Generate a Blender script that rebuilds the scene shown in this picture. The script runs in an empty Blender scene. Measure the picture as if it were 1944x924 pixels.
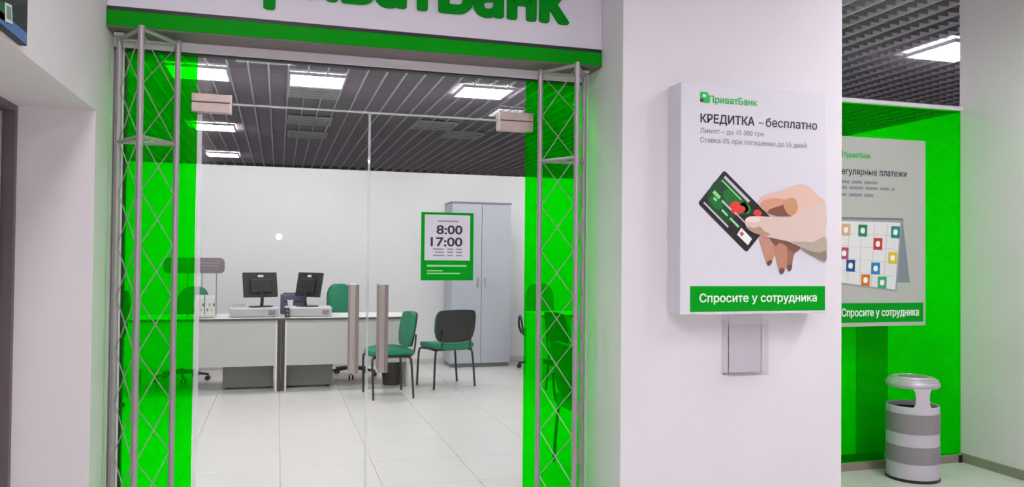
import bpy, bmesh, math, random
from mathutils import Vector, Matrix
random.seed(7)
SC = bpy.context.scene
COL = SC.collection

# ------------------------------------------------------------------ camera
F_PX, EYE = 1499.3, 1.4
YAW, PITCH, ROLL = math.radians(16.446), math.radians(1.0266), math.radians(0.5387)
fw = Vector((math.sin(YAW)*math.cos(PITCH), math.cos(YAW)*math.cos(PITCH), math.sin(PITCH)))
r0 = Vector((math.cos(YAW), -math.sin(YAW), 0)); u0 = r0.cross(fw)
rt = r0*math.cos(ROLL) + u0*math.sin(ROLL); up = -r0*math.sin(ROLL) + u0*math.cos(ROLL)
cam_data = bpy.data.cameras.new('camera'); cam = bpy.data.objects.new('camera', cam_data); COL.objects.link(cam)
cam_data.sensor_fit = 'HORIZONTAL'; cam_data.sensor_width = 36.0; cam_data.lens = 36.0*F_PX/1944
cam_data.clip_start = 0.02
cam.matrix_world = Matrix(((rt.x, up.x, -fw.x, 0), (rt.y, up.y, -fw.y, 0), (rt.z, up.z, -fw.z, EYE), (0, 0, 0, 1)))
SC.camera = cam
def P(x, y, Y=None, X=None, Z=None):            # a photograph pixel to a point on a world plane
    d = fw + rt*((x-972)/F_PX) - up*((y-462)/F_PX)
    t = Y/d.y if Y is not None else X/d.x if X is not None else (Z-EYE)/d.z
    return Vector((0, 0, EYE)) + d*t

# ------------------------------------------------------------------ world, exposure
w = bpy.data.worlds.new('world'); SC.world = w; w.use_nodes = True
w.node_tree.nodes['Background'].inputs[0].default_value = (0.9, 0.93, 1, 1)
w.node_tree.nodes['Background'].inputs[1].default_value = 0.35
SC.view_settings.view_transform = 'Standard'; SC.view_settings.look = 'None'
SC.view_settings.gamma = 1.0; SC.view_settings.use_curve_mapping = False
SC.view_settings.exposure = 1.2
LAMP = 17.0                                      # emission of a lit ceiling fixture

# the photographer's flash: its glint shows in the glass door
fl = bpy.data.lights.new('camera_flash', 'POINT'); fl.energy = 14; fl.shadow_soft_size = 0.022
flo = bpy.data.objects.new('camera_flash', fl); COL.objects.link(flo); flo.location = (0, -0.02, EYE+0.17)

# ------------------------------------------------------------------ materials
def lin(c):
    return tuple((v/255/12.92) if v/255 <= .04045 else ((v/255+.055)/1.055)**2.4 for v in c)
MATS = {}
def mat(name, rgb, rough=.6, metal=0, noise=0.0, scale=8, bump=0, stretch=None, spec=.5):
    if name in MATS: return MATS[name]
    m = bpy.data.materials.new(name); m.use_nodes = True; nt = m.node_tree
    b = nt.nodes['Principled BSDF']; c = lin(rgb)
    b.inputs['Base Color'].default_value = (*c, 1); b.inputs['Roughness'].default_value = rough
    b.inputs['Metallic'].default_value = metal; b.inputs['Specular IOR Level'].default_value = spec
    if noise or bump:
        tc = nt.nodes.new('ShaderNodeTexCoord'); mp = nt.nodes.new('ShaderNodeMapping')
        if stretch: mp.inputs['Scale'].default_value = stretch
        n = nt.nodes.new('ShaderNodeTexNoise'); n.inputs['Scale'].default_value = scale; n.inputs['Detail'].default_value = 4
        nt.links.new(tc.outputs['Object'], mp.inputs[0]); nt.links.new(mp.outputs[0], n.inputs['Vector'])
        if noise:
            rp = nt.nodes.new('ShaderNodeValToRGB')
            rp.color_ramp.elements[0].position = .3; rp.color_ramp.elements[1].position = .7
            rp.color_ramp.elements[0].color = (*[v*(1-noise) for v in c], 1)
            rp.color_ramp.elements[1].color = (*[min(1, v*(1+noise)) for v in c], 1)
            nt.links.new(n.outputs[0], rp.inputs[0]); nt.links.new(rp.outputs[0], b.inputs['Base Color'])
        if bump:
            bp = nt.nodes.new('ShaderNodeBump'); bp.inputs['Strength'].default_value = bump; bp.inputs['Distance'].default_value = .002
            nt.links.new(n.outputs[0], bp.inputs['Height']); nt.links.new(bp.outputs[0], b.inputs['Normal'])
    MATS[name] = m; return m
def glass_mat(name, tint, refl=.04, body=None, body_amt=0.0):
    m = bpy.data.materials.new(name); m.use_nodes = True; nt = m.node_tree; nt.nodes.clear(); N = nt.nodes.new; L = nt.links.new
    out = N('ShaderNodeOutputMaterial'); tr = N('ShaderNodeBsdfTransparent'); tr.inputs[0].default_value = (*tint, 1)
    gl = N('ShaderNodeBsdfGlossy'); gl.inputs['Roughness'].default_value = .01; gl.inputs[0].default_value = (1, 1, 1, 1)
    lw = N('ShaderNodeLayerWeight'); pw = N('ShaderNodeMath'); pw.operation = 'POWER'; pw.inputs[1].default_value = 5
    ml = N('ShaderNodeMath'); ml.operation = 'MULTIPLY_ADD'; ml.inputs[1].default_value = .6; ml.inputs[2].default_value = refl
    L(lw.outputs['Facing'], pw.inputs[0]); L(pw.outputs[0], ml.inputs[0])
    base = tr
    if body:
        tl = N('ShaderNodeBsdfTranslucent'); tl.inputs[0].default_value = (*body, 1)
        df = N('ShaderNodeBsdfDiffuse'); df.inputs[0].default_value = (*body, 1)
        m0 = N('ShaderNodeMixShader'); m0.inputs[0].default_value = .25; L(tl.outputs[0], m0.inputs[1]); L(df.outputs[0], m0.inputs[2])
        m1 = N('ShaderNodeMixShader'); m1.inputs[0].default_value = body_amt
        L(tr.outputs[0], m1.inputs[1]); L(m0.outputs[0], m1.inputs[2]); base = m1
    mx = N('ShaderNodeMixShader'); L(ml.outputs[0], mx.inputs[0]); L(base.outputs[0], mx.inputs[1]); L(gl.outputs[0], mx.inputs[2])
    L(mx.outputs[0], out.inputs[0]); MATS[name] = m; return m
def emit_mat(name, rgb, s):
    m = bpy.data.materials.new(name); m.use_nodes = True; nt = m.node_tree; nt.nodes.clear()
    o = nt.nodes.new('ShaderNodeOutputMaterial'); e = nt.nodes.new('ShaderNodeEmission')
    e.inputs[0].default_value = (*rgb, 1); e.inputs[1].default_value = s; nt.links.new(e.outputs[0], o.inputs[0])
    MATS[name] = m; return m

wallw = mat('wall_paint', (226, 219, 222), .75, noise=.015, scale=3)
pillw = mat('pillar_paint', (227, 222, 227), .7, noise=.012, scale=2.5)
shopw = mat('shop_wall_paint', (228, 228, 228), .75, noise=.012, scale=2)
tile_m = mat('porcelain_tile', (209, 207, 203), .28, noise=.015, scale=5)
grout = mat('grout', (176, 172, 164), .9)
ceil_d = mat('ceiling_void', (96, 88, 94), .95)
slat_m = mat('ceiling_slat_paint', (206, 202, 212), .55)
cross_m = mat('ceiling_cross_slat_paint', (164, 156, 166), .6)
black = mat('black_plastic', (30, 29, 31), .45)
blackm = mat('black_metal', (36, 34, 36), .35, spec=.6)
steel = mat('brushed_steel', (176, 166, 162), .38, .75, noise=.06, scale=30, stretch=(1, 1, .05))
truss_m = mat('truss_aluminium', (172, 162, 168), .42, .55, noise=.04, scale=20)
alu = mat('pale_aluminium', (232, 225, 233), .5, .05)
soffit_m = mat('soffit_metal', (112, 98, 101), .55, .2)
white_p = mat('white_panel', (222, 216, 228), .5)
green_p = mat('sign_green', (0, 152, 10), .5, spec=.08)
green_b = mat('print_green', (0, 158, 30), .55, spec=.08)
green_t = mat('letter_green', (0, 138, 24), .5, spec=.08)
green_l = mat('logo_green', (60, 190, 95), .55, spec=.08)
paper = mat('poster_white', (219, 217, 226), .55)
ink = mat('print_dark', (72, 66, 80), .6, spec=.08)
inkg = mat('print_grey', (150, 144, 156), .6, spec=.08)
inkw = mat('print_white', (238, 245, 238), .6)
green_f = mat('green_fabric', (14, 128, 92), .85, noise=.12, scale=120, bump=.3)
grey_d = mat('desk_panel_grey', (196, 195, 193), .5)
desk_t = mat('desk_top_white', (226, 225, 222), .4)
edge_d = mat('desk_edge_dark', (88, 84, 82), .5)
gap_dark = mat('gap_dark_panel', (66, 60, 58), .5)  # dark of the gap between the desks, put into the panel colour
cab_m = mat('cabinet_grey', (182, 186, 195), .45)
cab_e = mat('cabinet_edge', (128, 126, 134), .5)
unit_m = mat('drawer_unit_grey', (128, 125, 124), .4)
clear = glass_mat('clear_glass', (.985, .99, .985), .02)
acryl = glass_mat('clear_acrylic', (.982, .98, .985), .02, (.8, .8, .83), .015)
film = glass_mat('green_film_glass', (.0, .975, .0), .003, (.0, .92, .0), .10)
lit = emit_mat('lit_diffuser', (.995, .97, 1), LAMP)
lit_shop = emit_mat('lit_shop_diffuser', (.995, .97, 1), LAMP*.68)
unlit = mat('unlit_diffuser', (150, 156, 160), .5)
lamp_fr = mat('lamp_frame', (200, 202, 204), .45)

# ------------------------------------------------------------------ mesh helpers
class MB:
    def __init__(s): s.bm = bmesh.new()
    def _new(s, fn):
        before = set(s.bm.verts); fn(); return [v for v in s.bm.verts if v not in before]
    def box(s, x0, x1, y0, y1, z0, z1, bev=0, seg=2):
        t = bmesh.new(); bmesh.ops.create_cube(t, size=1)
        for v in t.verts: v.co = Vector(((x0+x1)/2 + v.co.x*(x1-x0), (y0+y1)/2 + v.co.y*(y1-y0), (z0+z1)/2 + v.co.z*(z1-z0)))
        if bev: bmesh.ops.bevel(t, geom=list(t.edges), offset=bev, segments=seg, profile=.5, affect='EDGES', clamp_overlap=True)
        return s.add(t)
    def add(s, t, M=None):
        if M is not None: bmesh.ops.transform(t, matrix=M, verts=t.verts)
        vm = {v: s.bm.verts.new(v.co) for v in t.verts}
        for f in t.faces:
            try: s.bm.faces.new([vm[v] for v in f.verts])
            except ValueError: pass
        t.free(); return s
    def tube(s, a, b, r, n=10, r2=None):
        a, b = Vector(a), Vector(b); r2 = r if r2 is None else r2
        z = (b-a).normalized(); x = z.orthogonal().normalized(); y = z.cross(x)
        A = [s.bm.verts.new(a + (x*math.cos(k*2*math.pi/n) + y*math.sin(k*2*math.pi/n))*r) for k in range(n)]
        B = [s.bm.verts.new(b + (x*math.cos(k*2*math.pi/n) + y*math.sin(k*2*math.pi/n))*r2) for k in range(n)]
        for k in range(n): s.bm.faces.new((A[k], A[(k+1) % n], B[(k+1) % n], B[k]))
        s.bm.faces.new(A[::-1]); s.bm.faces.new(B); return s
    def path(s, pts, r, n=10, sm=5):
        pts = catmull([Vector(p) for p in pts], sm) if sm > 1 else [Vector(p) for p in pts]
        rings = []; x = None
        for i, p in enumerate(pts):
            d = (pts[min(i+1, len(pts)-1)] - pts[max(i-1, 0)]).normalized()
            x = d.orthogonal().normalized() if x is None else (x - d*x.dot(d)).normalized()
            y = d.cross(x)
            rings.append([s.bm.verts.new(p + (x*math.cos(k*2*math.pi/n) + y*math.sin(k*2*math.pi/n))*r) for k in range(n)])
        for A, B in zip(rings, rings[1:]):
            for k in range(n): s.bm.faces.new((A[k], A[(k+1) % n], B[(k+1) % n], B[k]))
        s.bm.faces.new(rings[0][::-1]); s.bm.faces.new(rings[-1]); return s
    def lathe(s, prof, n=32, c=(0, 0)):
        rings = []
        for r, z in prof:
            rings.append([s.bm.verts.new((c[0]+r*math.cos(k*2*math.pi/n), c[1]+r*math.sin(k*2*math.pi/n), z)) for k in range(n)] if r > 1e-5 else [s.bm.verts.new((c[0], c[1], z))])
        for A, B in zip(rings, rings[1:]):
            for k in range(n):
                k2 = (k+1) % n
                if len(A) == 1 and len(B) == 1: continue
                if len(A) == 1: s.bm.faces.new((A[0], B[k2], B[k]))
                elif len(B) == 1: s.bm.faces.new((A[k], A[k2], B[0]))
                else: s.bm.faces.new((A[k], A[k2], B[k2], B[k]))
        return s
    def prism(s, poly, o, ax, ay, th, bev=0):
        """poly (2d) laid in the plane through o spanned by ax, ay, thickened by th along ax x ay"""
        o, ax, ay = Vector(o), Vector(ax), Vector(ay); nz = ax.cross(ay).normalized()
        t = bmesh.new()
        A = [t.verts.new(o + ax*p[0] + ay*p[1]) for p in poly]; B = [t.verts.new(v.co + nz*th) for v in A]
        n = len(A); e = t.faces.new(A[::-1]); g = t.faces.new(B)
        for k in range(n): t.faces.new((A[k], A[(k+1) % n], B[(k+1) % n], B[k]))
        if bev: bmesh.ops.bevel(t, geom=list(e.edges)+list(g.edges), offset=bev, segments=2, profile=.5, affect='EDGES')
        return s.add(t)
    def warp(s, fn):
        for v in s.bm.verts: v.co = Vector(fn(v.co))
        return s
    def rot(s, M):
        bmesh.ops.transform(s.bm, matrix=M, verts=s.bm.verts); return s
    def mesh(s, name, m, smooth=False):
        bmesh.ops.recalc_face_normals(s.bm, faces=s.bm.faces)
        me = bpy.data.meshes.new(name); s.bm.to_mesh(me); s.bm.free(); me.materials.append(m)
        if smooth:
            for p in me.polygons: p.use_smooth = True
            me.set_sharp_from_angle(angle=math.radians(38))
        return me
    def build(s, name, m, parent=None, smooth=False, label=None):
        return link(name, s.mesh(name, m, smooth), parent, label)
def link(name, me, parent=None, label=None):
    o = bpy.data.objects.new(name, me); COL.objects.link(o); o.parent = parent
    if label: o['label'] = label
    return o
def catmull(pts, n, closed=False):
    out = []; N = len(pts)
    for i in range(N if closed else N-1):
        g = (lambda k: pts[k % N]) if closed else (lambda k: pts[max(0, min(N-1, k))])
        a, b, c, d = g(i-1), g(i), g(i+1), g(i+2)
        for k in range(n):
            t = k/n
            out.append(((b*2) + (c-a)*t + (a*2-b*5+c*4-d)*t*t + (b*3-a-c*3+d)*t**3)*.5)
    if not closed: out.append(pts[-1])
    return out
def rrect(w_, h_, r, n=5, cx=0, cy=0):
    p = []
    for sx, sy, a0 in ((1, 1, 0), (-1, 1, 90), (-1, -1, 180), (1, -1, 270)):
        for k in range(n+1):
            a = math.radians(a0 + 90*k/n); p.append((cx + sx*(w_/2-r) + r*math.cos(a), cy + sy*(h_/2-r) + r*math.sin(a)))
    return p
def thing(name, label, cat, loc=(0, 0, 0), rotz=0, group=None):
    o = bpy.data.objects.new(name, None); COL.objects.link(o); o.empty_display_size = .1
    o.location = loc; o.rotation_euler = (0, 0, rotz); tag(o, label, cat, group); return o
def tag(o, label, cat, group=None):
    o['label'] = label; o['category'] = cat
    if group: o['group'] = group
    return o
def struct(o, label=None, cat=None):
    o['kind'] = 'structure'
    if label: o['label'] = label
    if cat: o['category'] = cat
    return o
def sbox(name, m, label, cat, *a, **k):
    return struct(MB().box(*a, **k).build(name, m), label, cat)
def dup(o, parent=None):
    c = o.copy(); COL.objects.link(c); c.parent = parent
    for ch in o.children: dup(ch, c)
    return c
def text_mesh(s, depth=.01):
    """letters as a solid: each outline filled with its own holes (overlapping outlines stay whole)"""
    from mathutils.geometry import tessellate_polygon
    cu = bpy.data.curves.new('t', 'FONT'); cu.body = s; cu.size = 1
    ob = bpy.data.objects.new('t', cu); COL.objects.link(ob)
    dg = bpy.context.evaluated_depsgraph_get(); dg.update()
    loops = []
    for sp in ob.evaluated_get(dg).to_curve(dg).splines:
        bp = list(sp.bezier_points); pts = []
        for a, b in zip(bp, bp[1:]+bp[:1]):
            straight = (a.handle_right-a.co).cross(b.co-a.co).length < 1e-6 and (b.handle_left-b.co).cross(b.co-a.co).length < 1e-6
            n = 1 if straight else 4
            for k in range(n):
                t = k/n; u = 1-t
                pts.append((a.co*u**3 + a.handle_right*(3*u*u*t) + b.handle_left*(3*u*t*t) + b.co*t**3).to_2d())
        loops.append(pts)
    ob.evaluated_get(dg).to_curve_clear(); bpy.data.objects.remove(ob); bpy.data.curves.remove(cu)
    area = lambda p: sum(a.x*b.y-b.x*a.y for a, b in zip(p, p[1:]+p[:1]))/2
    def inside(q_, p):
        c = False
        for a, b in zip(p, p[1:]+p[:1]):
            if (a.y > q_.y) != (b.y > q_.y) and q_.x < (b.x-a.x)*(q_.y-a.y)/(b.y-a.y)+a.x: c = not c
        return c
    within = lambda a, b: a is not b and all(inside(v, b) for v in a)
    deep = [sum(within(p, o_) for o_ in loops) for p in loops]
    outs = [p for p, d_ in zip(loops, deep) if d_ % 2 == 0]; holes = [p for p, d_ in zip(loops, deep) if d_ % 2]
    V, Fc = [], []
    for o_ in outs:
        grp = [o_]+[h for h in holes if all(inside(v, o_) for v in h[:3])]
        flat_ = [v for l in grp for v in l]; n0 = len(V); n = len(flat_)
        V += [(v.x, v.y, depth) for v in flat_] + [(v.x, v.y, 0) for v in flat_]
        for tri in tessellate_polygon([[v.to_3d() for v in l] for l in grp]): Fc.append([n0+k for k in tri])
        k0 = 0
        for l in grp:
            m_ = len(l)
            for k in range(m_): a, b = n0+k0+k, n0+k0+(k+1) % m_; Fc.append([a, b, b+n, a+n])
            k0 += m_
    me = bpy.data.meshes.new('t'); me.from_pydata(V, [], Fc); return me
CAP = None
def lettering(name, s, m, parent, x0, x1, zb, cap, y, bold=0.0, depth=.0004, label=None, xdir=(1, 0, 0), org=(0, 0, 0)):
    """text standing in the x-z plane, facing -y, between x0 and x1, baseline zb, capital height cap"""
    global CAP
    if CAP is None:
        h = text_mesh('H'); CAP = max(v.co.y for v in h.vertices); bpy.data.meshes.remove(h)
    me = text_mesh(s)
    xs = [v.co.x for v in me.vertices]; a, b = min(xs), max(xs); zs = [v.co.z for v in me.vertices]; zr = max(zs)-min(zs) or 1
    for v in me.vertices:
        c = v.co.copy()
        v.co = Vector((x0 + (c.x-a)/(b-a)*(x1-x0), y - depth*((c.z-min(zs))/zr), zb + c.y*cap/CAP))
    if bold:                                   # heavier strokes: the same outline repeated a hair apart
        bm = bmesh.new(); k = bold*cap/CAP
        for i, (dx, dz) in enumerate([(math.cos(a*math.pi/8), .75*math.sin(a*math.pi/8)) for a in range(16)] + [(0, 0)]):
            n0 = len(bm.verts); bm.from_mesh(me); bm.verts.ensure_lookup_table()
            for v in bm.verts[n0:]: v.co += Vector((dx*k, -1e-5*i, dz*k))
        bm.to_mesh(me); bm.free()
    bm = bmesh.new(); bm.from_mesh(me); bmesh.ops.recalc_face_normals(bm, faces=bm.faces)
    for f in bm.faces:
        if abs(f.normal.y) > .9 and f.normal.y > 0: f.normal_flip()
    bm.to_mesh(me); bm.free()
    me.materials.clear(); me.materials.append(m); me.name = name
    return link(name, me, parent, label)
def flat(name, pts, m, parent, y0, th=.0004):
    """flat print: polygon in the x-z plane at depth y0, facing -y"""
    poly = [(p[0], p[1]) for p in pts]
    return MB().prism(poly, (0, y0, 0), (1, 0, 0), (0, 0, 1), th).build(name, m, parent)

# ================================================================== THE SETTING
CZ = 3.33                      # underside of the cell ceiling
WT = 2.5                       # top of the shop partitions
YF = 3.7                       # plane of the glazed shop front
LX, RX = -0.68, 4.62           # side walls of the corridor
PX0, PX1, PY = 1.476, 2.649, 3.26   # the pillar
GY = 4.46                      # plane of the second glazed wall
BW = 10.25                     # back wall of the shop

# ---- floor with 0.6 m tiles
floor = sbox('floor', grout, 'pale floor of square off-white tiles with grey joints', 'floor', -4.6, 8.6, -4.6, 18.6, -.12, -.006)
TX0, TY0, T = .028-.6*5, 2.45-.6, .6
tme = MB().box(-.2985, .2985, -.2985, .2985, -.012, 0, bev=.0015, seg=1).mesh('floor_tile', tile_m)
for i in range(13):
    for j in range(14):
        cx, cy = TX0+.3+i*T, TY0+.3+j*T
        if cx < LX-.3 and cy < 3.7: continue
        o = link('floor_tile', tme, floor); o.location = (cx, cy, 0)
# nearer and farther floor, tiles too far from view to pick apart
far_floor = MB()
for i in range(-3, 17):
    for j in range(-5, 28):
        cx, cy = TX0+.3+i*T, TY0+.3+j*T
        if 0 <= i < 13 and 0 <= j < 14: continue
        if not (-4.5 < cx < 8.5 and -4.5 < cy < 18.4): continue
        far_floor.box(cx-.2985, cx+.2985, cy-.2985, cy+.2985, -.012, 0)
o = far_floor.build('tile_field', tile_m, floor); o['kind'] = 'stuff'

# ---- cell ceiling
ceiling = sbox('ceiling', ceil_d, 'dark open cell ceiling of crossing grey slats', 'ceiling', -4.6, 8.6, -4.6, 18.6, CZ+.25, CZ+.35)
long_me = MB().box(-.009, .009, -11.3, 11.3, 0, .055).mesh('long_slat', slat_m)
for k in range(57):
    x = .072 - .2*14 + .2*k
    o = link('long_slat', long_me, ceiling); o.location = (x, 7.0, CZ)
cr_me = MB().box(-6.3, 6.3, -.004, .004, .012, .05).mesh('cross_slat', cross_m)
for k in range(137):
    o = link('cross_slat', cr_me, ceiling); o.location = (2.0, 3.9 + .1*k, CZ)
cr2 = MB()
for k in range(80): cr2.box(-4.3, 8.3, 3.8-.1*k-.004, 3.8-.1*k+.004, CZ+.012, CZ+.05)
o = cr2.build('cross_slat_field', cross_m, ceiling); o['kind'] = 'stuff'

# ---- walls
# left corridor wall with the recessed shutter opening
wl = MB()
wl.box(LX-.30, LX, -4.6, 3.345, 1.948, CZ+.3)
wl.box(LX-.30, LX, 3.345, YF+.08, 0, CZ+.3)
wl.box(LX-.30, LX, -4.6, -2.2, 0, 1.948)
struct(wl.build('wall_left', wallw), 'white corridor wall with a deep opening left of the green shop front', 'wall')
d1 = struct(bpy.data.objects.new('door_1', None), 'flat grey panel door recessed in the white left wall', 'door'); COL.objects.link(d1)
MB().box(LX-.345, LX-.30, -2.2, 3.30, .0, 1.92).build('door_panel', mat('shutter_grey', (168, 160, 166), .5, noise=.02), d1)
MB().box(LX-.35, LX-.262, 3.315, 3.345, 0, 1.948).box(LX-.35, LX-.262, -2.2, 3.315, 1.925, 1.948).build('door_frame', mat('dark_door_frame', (104, 92, 96), .5), d1, label='dark narrow door frame')
# pillar
struct(MB().box(PX0, PX1, PY, YF+.12, 0, CZ+.3).build('wall_pillar', pillw), 'broad white pillar between the door and the green glass', 'wall')
# return wall between pillar and second glazing
sbox('wall_return', pillw, 'white return wall behind the pillar', 'wall', PX1-.16, PX1-.02, YF+.12, GY+.05, 0, WT)
# right corridor wall and its lower continuation inside the shop
sbox('wall_right', wallw, 'white full-height corridor wall at the far right', 'wall', RX, RX+.14, -4.6, GY+.0, 0, CZ+.3)
sbox('wall_partition', shopw, 'low white partition running back behind the green glass', 'wall', RX+.0, RX+.12, GY, BW, 0, 2.462)
sbox('baseboard_right', mat('baseboard_grey', (140, 138, 122), .6), 'grey-green skirting along the right corridor wall', 'baseboard', RX-.014, RX, -4.6, GY-.02, .0, .062)
# shop shell
sbox('wall_back', shopw, 'long white back wall of the bank office', 'wall', -4.6, RX+.12, BW, BW+.12, 0, WT)
sbox('wall_shop_side', shopw, 'white side wall at the left of the bank office', 'wall', -2.72, -2.6, YF, BW, 0, WT)
sbox('wall_front_left', shopw, 'inner face of the front wall at the left', 'wall', -2.72, LX-.30, YF-.04, YF+.08, 0, CZ+.3)
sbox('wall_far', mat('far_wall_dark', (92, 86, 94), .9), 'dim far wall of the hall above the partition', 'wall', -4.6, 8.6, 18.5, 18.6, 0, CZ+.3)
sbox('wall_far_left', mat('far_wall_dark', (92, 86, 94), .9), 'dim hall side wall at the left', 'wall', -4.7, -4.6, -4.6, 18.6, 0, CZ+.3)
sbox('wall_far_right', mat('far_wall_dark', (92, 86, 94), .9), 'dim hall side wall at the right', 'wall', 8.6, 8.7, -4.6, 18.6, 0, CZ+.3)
sbox('wall_behind', wallw, 'white corridor wall facing the shop front', 'wall', -4.6, 8.6, -4.7, -4.6, 0, CZ+.3)
sbox('baseboard_back', mat('baseboard_white', (205, 203, 200), .6), 'pale skirting along the back wall', 'baseboard', -2.6, RX, BW-.012, BW, 0, .07)

# ---- header sign above the shop front
hd = thing('shop_sign', 'white fascia sign with big green Cyrillic lettering above the glass doors', 'sign', (0, 3.5, 0))
HX0, HX1 = LX+.002, PX0-.002
MB().box(HX0, HX1, 0, .2, 2.402, CZ+.25).build('sign_panel', white_p, hd)
MB().box(HX0, HX1, .006, .2, 2.385, 2.402).build('shadow_gap', black, hd, label='thin black strip')
MB().box(HX0, HX1, 0, .2, 2.322, 2.385).build('green_band', green_p, hd, label='bright green band under the lettering')
MB().box(HX0, HX1, .002, .2, 2.316, 2.322).build('soffit', soffit_m, hd)
lettering('lettering', 'ПриватБанк', green_t, hd, -.262, 1.289, 2.512, .195, -.0005, bold=.045, depth=.012, label='bold green Cyrillic lettering')

# ---- glazing of the shop front
def pane(parent, name, m, x0, x1, z0, z1, y=YF, th=.010):
    return MB().box(x0, x1, y-th/2, y+th/2, z0, z1).build(name, m, parent)
FT = 2.277
top = struct(MB().box(LX, PX0, YF-.035, YF+.035, FT, 2.316).build('trim_1', alu), 'pale aluminium head rail over the glass doors', 'frame')
MB().box(LX, PX0, YF-.02, YF+.02, FT-.008, FT).build('gasket', black, top)
def window(name, label):
    o = bpy.data.objects.new(name, None); COL.objects.link(o); struct(o, label, 'window'); return o
w1 = window('window_1', 'green film glass sidelight left of the doors')
pane(w1, 'glass_pane', film, -.632, -.352, .06, FT-.008)
MB().box(-.672, -.640, YF-.035, YF+.035, 0, FT).build('frame_post', alu, w1)
MB().box(-.640, -.632, YF-.02, YF+.02, .06, FT-.008).build('gasket', black, w1)
MB().box(-.672, -.352, YF-.03, YF+.03, 0, .06).build('bottom_rail', alu, w1)
w2 = window('window_2', 'green film glass sidelight right of the doors')
pane(w2, 'glass_pane', film, 1.157, 1.470, .06, FT-.008)
MB().box(1.470, PX0, YF-.035, YF+.035, 0, FT).build('frame_post', alu, w2)
MB().box(1.157, PX0, YF-.03, YF+.03, 0, .06).build('bottom_rail', alu, w2)
w3 = window('window_3', 'clear glass transom above the double doors')
pane(w3, 'glass_pane', clear, -.350, 1.155, 2.0705, FT-.008)
edge_m = mat('polished_glass_edge', (196, 200, 200), .3)
MB().box(-.205, 1.010, YF-.007, YF+.007, 2.064, 2.0705).build('glass_edge', edge_m, w3, label='pale polished lower edge')
def leaf(name, label, x0, x1, hinge_x, hx, sgn):
    o = bpy.data.objects.new(name, None); COL.objects.link(o); struct(o, label, 'door')
    pane(o, 'glass_pane', clear, x0, x1, .012, 2.062)
    ex = x1 if sgn < 0 else x0       # meeting edge
    MB().box(ex-.0018, ex+.0018, YF-.006, YF+.006, .012, 2.062).build('glass_edge', glass_mat('glass_meeting_edge', (.9, .92, .92), .04, (.88, .89, .9), .55) if 'glass_meeting_edge' not in MATS else MATS['glass_meeting_edge'], o)
    h = MB().box(hx-.021, hx+.021, YF-.062, YF-.044, .868, 1.272, bev=.003).build('pull_handle', steel, o, label='flat vertical brushed steel pull bar')
    MB().box(hx+.006, hx+.021, YF-.066, YF-.062, .87, 1.27).build('bar_face', mat('steel_dark_face', (140, 128, 124), .4, .6), h)
    for z in (.93, 1.21): MB().tube((hx, YF-.046, z), (hx, YF+.04, z), .009).build('stand_off', steel, h)
    MB().box(hx-.018, hx+.018, YF+.04, YF+.058, .868, 1.272, bev=.003).build('inner_bar', steel, h)
    MB().box(min(hinge_x, hinge_x+sgn*-.165), max(hinge_x, hinge_x-sgn*.165), YF-.022, YF+.022, .0, .075, bev=.003).build('floor_fitting', steel, o)
    return o
lf = leaf('door_2', 'left leaf of the frameless glass double door', -.345, .394, -.345, .332, -1)
rl = leaf('door_3', 'right leaf of the frameless glass double door', .400, 1.150, 1.150, .464, 1)
for par, x0, x1, zt, zb in ((lf, -.373, -.208, 2.104, 2.024), (rl, 1.012, 1.188, 2.108, 2.018)):
    zm = 2.067
    f = MB().box(x0, x1, YF-.024, YF+.024, zb, zm-.002, bev=.002).build('door_patch_fitting', mat('patch_steel', (196, 176, 170), .42, .5, noise=.05, scale=30), par, label='square brushed steel hinge fitting')
    MB().box(x0, x1, YF-.024, YF+.024, zm+.002, zt, bev=.002).build('transom_plate', MATS['patch_steel'], f)
    MB().box(x0+(.0 if par is rl else .158), x0+(.007 if par is rl else .165), YF-.026, YF-.022, zb, zt).build('end_cap', alu, f)
# polished edge strip beside the left hinge
MB().box(-.349, -.329, YF-.009, YF-.006, .08, 2.015).build('edge_seal', glass_mat('clear_seal', (.95, .95, .96), .03, (.9, .88, .9), .3), lf, label='whitish clear edge seal')

# ---- second glazed wall, right of the pillar
w4 = window('window_4', 'tall green film glass wall behind the litter bin')
pane(w4, 'glass_pane', film, PX1-.02, RX, .05, 2.467, y=GY)
MB().box(PX1-.02, RX, GY-.03, GY+.03, 2.467, 2.494).build('top_rail', alu, w4)
MB().box(PX1-.02, RX-.025, GY-.03, GY+.03, 0, .05).build('bottom_rail', mat('rail_brownish', (150, 136, 128), .5), w4)
MB().box(RX-.045, RX-.02, GY-.04, GY-.03, 0, .05).build('rail_end', black, w4)

# ================================================================== CEILING LIGHTS
def fixture(x, y, on, label, sx=.6, sy=.6, cells=6):
    t = thing('ceiling_light', label, 'light', (x, y, CZ), 0, 'square ceiling light fixtures')
    f = MB(); h = .03; e = .02
    for a in ((-sx/2, sx/2, -sy/2, -sy/2+e), (-sx/2, sx/2, sy/2-e, sy/2), (-sx/2, -sx/2+e, -sy/2+e, sy/2-e), (sx/2-e, sx/2, -sy/2+e, sy/2-e)):
        f.box(*a, -h, 0)
    f.build('frame', lamp_fr, t)
    MB().box(-sx/2+e, sx/2-e, -sy/2+e, sy/2-e, -.012, -.004).build('diffuser', (lit if on == 1 else lit_shop) if on else unlit, t)
    g = MB()
    for k in range(1, cells):
        q = -sx/2+e + (sx-2*e)*k/cells; g.box(q-.002, q+.002, -sy/2+e, sy/2-e, -h+.002, -.012)
    for k in range(1, 4):
        q = -sy/2+e + (sy-2*e)*k/4; g.box(-sx/2+e, sx/2-e, q-.003, q+.003, -h+.002, -.012)
    g.build('louvre_grid', lamp_fr, t)
    return t
fixture(-.83, 8.87, 2, 'lit square ceiling light seen at the edge of the left green glass')
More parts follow.
